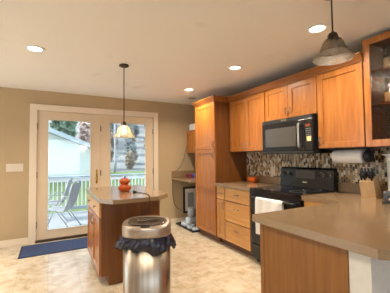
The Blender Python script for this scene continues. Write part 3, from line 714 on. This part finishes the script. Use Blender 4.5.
# ------------------------------------------------------------------ pendants
def pendant(x, y, zb, label, shade_m, rim_m, lit):
    t = thing('pendant_lamp', label, 'pendant lamp', (x, y, ZC), 'glass pendant lamps')
    MB().lathe([(.055, -.0005), (.058, -.006), (.056, -.018), (.03, -.028), (.010, -.032), (0, -.032)], (x, y, ZC), 32, True, False).build('canopy', 'bronze', t)
    MB().tube([(x, y, ZC-.03), (x, y, zb+.165)], .0055, 10).build('rod', 'bronze', t)
    MB().lathe([(.008, .185), (.012, .178), (.026, .170), (.033, .155), (.034, .138), (.040, .134), (.040, .128), (0, .127)], (x, y, zb), 28, True, False).build('cap', 'bronze', t)
    pr = [(.036, .132), (.048, .129), (.056, .121), (.061, .108)]
    for i in range(4):
        z = .105-.016*i; r = .063+.006*i
        pr += [(r+.002, z), (r, z-.005)]
    cut = len(pr)
    rim = [(.083, .046)]
    for i in range(4):
        u = i/3; rim += [(.088+.034*u, .038-.034*u), (.087+.034*u, .033-.034*u)]
    rim += [(.127, -.003), (.124, -.006)]
    pr += [(.081, .044)]
    sh2 = rim+[(r-.004, z) for r, z in rim[::-1]]
    inner = [(r-.004, z) for r, z in pr[::-1]]
    so = MB().lathe(pr+inner, (x, y, zb), 56, False, False).build('shade', shade_m, t)
    MB().lathe(sh2, (x, y, zb), 56, False, False).build('rim', rim_m, so)
    MB().lathe([(.013, .128), (.014, .10), (.022, .085), (.029, .065), (.027, .045), (.015, .032), (0, .030)], (x, y, zb), 20, True, False).build('bulb', 'bulb' if not lit else 'lampcore', t)
    if lit:
        l = bpy.data.lights.new('bulb_light', 'POINT'); l.energy = .35; l.color = (1, .78, .5); l.shadow_soft_size = .03
        lo = bpy.data.objects.new('bulb_light', l); COL.objects.link(lo); lo.parent = t; lo.location = (0, 0, zb-ZC+.02)
    return t
pendant(.766, 3.132, 1.563, 'pendant lamp with amber-white ribbed glass hanging over the island', 'shade', 'shade', True)
pendant(1.665, 1.10, 1.965, 'near pendant lamp with clear ribbed glass over the peninsula', 'shade2', 'shaderim', False)

# ------------------------------------------------------------------ outdoors
DZ0 = -.15
struct(MB().box(-4, 6, D+.155, 8.15, DZ0-.12, DZ0).build('floor_deck', 'deck'), 'pale grey-blue plank deck outside', 'deck')
def ground(u, v):
    x = -60+150*u; y = 8.2+12*v
    return (x, y, -1.0+1.4*min(1, max(0, (y-8.6)/3.4)))
struct(MB().sheet(ground, 40, 40, 0).build('ground', 'lawn'), 'pale green lawn beyond the deck', 'lawn')
t = thing('deck_railing', 'white and grey-blue deck railing of upright balusters', 'railing', (1, 8.0, DZ0))
MB().box(-4, 6, 7.93, 8.08, .80, .84, .004).build('top_rail', 'railg', t)
MB().box(-4, 6, 7.985, 8.025, .69, .775, .004).build('upper_rail', 'railw', t)
MB().box(-4, 6, 7.985, 8.025, -.06, .02, .004).build('bottom_rail', 'railg', t)
for x in (-2.4, -.55, 1.95, 3.8, 5.6): MB().box(x-.045, x+.045, 7.96, 8.05, DZ0+.0005, .80, .004).build('post', 'railw', t)
for i in range(66):
    x = -1.9+i*.1
    if min(abs(x-p) for p in (-2.4, -.55, 1.95, 3.8)) < .07: continue
    MB().box(x-.014, x+.014, 7.992, 8.018, .02, .69).build('baluster', 'railw', t)

def patio_chair(x, y, a, label):
    t = thing('patio_chair', label, 'patio chair', (0, 0, 0), 'grey mesh patio chairs on the deck')
    # built facing +x at the origin
    w2 = .25
    for s in (-1, 1):
        MB().tube([(-.36, s*w2, .01), (-.05, s*w2, .43), (.0, s*w2, .44)], .012).build('leg', 'chairm', t)
        MB().tube([(.36, s*w2, .01), (.10, s*w2, .60), (.06, s*w2, .63), (-.22, s*w2, .62)], .012).build('leg', 'chairm', t)
    back = [(.22, -w2+.03, .43), (-.18, -w2+.03, .40), (-.26, -w2+.03, .55), (-.36, -w2+.03, .93), (-.375, -w2+.10, .985), (-.38, 0, 1.0), (-.375, w2-.10, .985), (-.36, w2-.03, .93), (-.26, w2-.03, .55), (-.18, w2-.03, .40), (.22, w2-.03, .43)]
    MB().tube(back, .012).build('frame', 'chairm', t)
    MB().tube([(-.24, -w2, .17), (-.24, w2, .17)], .009).tube([(.29, -w2, .17), (.29, w2, .17)], .009).build('stretcher', 'chairm', t)
    path = [(.22, .43), (.02, .405), (-.18, .40), (-.26, .55), (-.32, .78), (-.365, .96)]
    def f(u, v):
        q = u*5; i = min(int(q), 4); k = q-i
        x_ = path[i][0]*(1-k)+path[i+1][0]*k; z_ = path[i][1]*(1-k)+path[i+1][1]*k
        return (x_, (-w2+.04)+(2*w2-.08)*v, z_-.012*math.sin(PI*v))
    MB().sheet(f, 20, 8, .004).build('sling', 'sling', t)
    t.location = (x, y, DZ0); t.rotation_euler = (0, 0, a)
    return t
patio_chair(.19, 6.30, 2.68, 'patio chair standing nearer the glass of the left door')
patio_chair(.10, 7.25, 2.9, 'patio chair standing behind the other one, against the deck railing')

# neighbour's house, gable end towards us
t = thing('neighbour_house', 'white-sided neighbouring house with a low gable roof', 'house', (-2.5, 15, .36))
HY = 12.0
def rz(x): return 1.76+(1.9-x)*.405 if x > -3 else 1.76+4.9*.405-(-3-x)*.405
MB().prism([(-7.9, .36), (1.75, .36), (1.75, rz(1.75)-.16), (-3, rz(-3)-.16), (-7.9, rz(-7.9)-.16)], HY+.35, HY+9, 'y').build('wall', 'siding', t)
MB().prism([(2.0, rz(2.0)), (-3, rz(-3)), (-8.1, rz(-8.1)), (-8.1, rz(-8.1)-.14), (-3, rz(-3)-.14), (2.0, rz(2.0)-.14)], HY, HY+9.3, 'y').build('roof', 'roof', t)
MB().prism([(2.02, rz(2.02)+.02), (-3, rz(-3)+.02), (-8.1, rz(-8.1)+.02), (-8.1, rz(-8.1)-.17), (-3, rz(-3)-.17), (2.02, rz(2.02)-.17)], HY-.05, HY-.002, 'y').build('fascia', 'fascia', t)
MB().box(1.18, 1.36, HY+.2, HY+.35, 1.74, 1.82, .02).build('porch_light', 'lampcore', t)
MB().tube([(1.72, HY+.3, 1.6), (1.72, HY+.3, .42)], .04).build('downspout', 'fascia', t)

# hillside and planting
def hill(u, v):
    x = -40+110*u; y = 18+40*v
    return (x, y, .38+13.5*v**1.1+.5*math.sin(x*.23)*v+.35*math.sin(x*.71+y*.4)*v)
struct(MB().sheet(hill, 60, 24, 0).build('hill', 'hill'), 'pale dry hillside beyond the garden', 'hill')
def tree(x, y, z, h, rx, rz_, m, label, n, size, seed):
    t = thing('tree', label, 'tree', (x, y, z), 'trees beyond the neighbouring house')
    MB().tube([(x, y, z), (x+.1, y, z+h*.5), (x, y, z+h*.8)], [.16, .12, .05]).build('trunk', 'bark', t)
    MB().leaves((x, y, z+h-rz_), rx, rx, rz_, n, size, seed).build('foliage', m, t)
tree(1.05, 24.5, 2.0, 3.9, .95, 1.9, 'green', 'dark evergreen tree rising behind the white house', 1100, .26, 1)
tree(3.15, 25.6, 2.1, 3.4, .85, 1.7, 'pink', 'pinkish autumn tree behind the house roof', 900, .24, 2)
rnd = random.Random(11)
def hz(x, y):
    v = (y-18)/40
    return hill((x+40)/110, v)[2] if v > 0 else .4
where = ['lowest on the slope, seen through the right door', 'low on the slope, seen through the right door', 'half way up the slope, seen through the right door', 'high on the slope, seen through the right door', 'highest on the slope, seen through the right door']
for row, (y0, n, step) in enumerate(((18.6, 6, .80), (22.4, 7, .92), (26.6, 7, 1.1), (31.5, 8, 1.25), (37, 8, 1.4))):
    for i in range(n):
        x = y0*.19-.3+i*step+rnd.uniform(-.15, .15); y = y0+rnd.uniform(-.5, .5)+(i % 2)*1.7
        r_ = step*.47; tall = rnd.uniform(.55, .85)*(1+.18*row); z = hz(x, y)
        m_ = ('brush', 'greybrush')[(i+row) % 3 == 0] if row < 2 else rnd.choice(['brush', 'greybrush', 'greybrush', 'greybrush'])
        kind = 'brown' if m_ == 'brush' else 'grey-green'
        o = MB().leaves((x, y, z+tall*.9), r_, r_*.8, tall*.9, 420, .10+.02*row, 20+i+row*10)
        for k in range(16):
            a = rnd.uniform(0, 2*PI); q = rnd.uniform(.15, .95)*r_; hh = tall*rnd.uniform(1.2, 2.2)
            o.tube([(x, y, z-.05), (x+.4*q*math.cos(a), y+.4*q*math.sin(a), z+hh*.5), (x+q*math.cos(a), y+q*math.sin(a), z+hh)], [.028+.01*row, .018+.008*row, .008+.004*row], 5)
        o = o.build('shrub', m_, None, (x, y, z))
        tag(o, '%s wild shrub %s' % (kind, where[row]), 'shrub', '%s shrubs %s' % (kind, where[row].split(',')[0]))

t = thing('bare_tree', 'slim pale bare tree at the left edge of the right door view', 'tree', (3.72, 17.6, .4))
b = MB().tube([(3.72, 17.6, .4), (3.76, 17.6, 1.2), (3.70, 17.6, 3.2), (3.78, 17.6, 5.6)], [.10, .085, .06, .02])
for k in range(9):
    z = 1.3+k*.42; a = k*2.4; l = 1.0-.05*k
    b.tube([(3.73, 17.6, z), (3.73+.5*l*math.cos(a), 17.6+.5*l*math.sin(a), z+.35), (3.73+l*math.cos(a), 17.6+l*math.sin(a), z+.9)], [.03, .02, .008], 5)
b.build('trunk', 'birch', t)
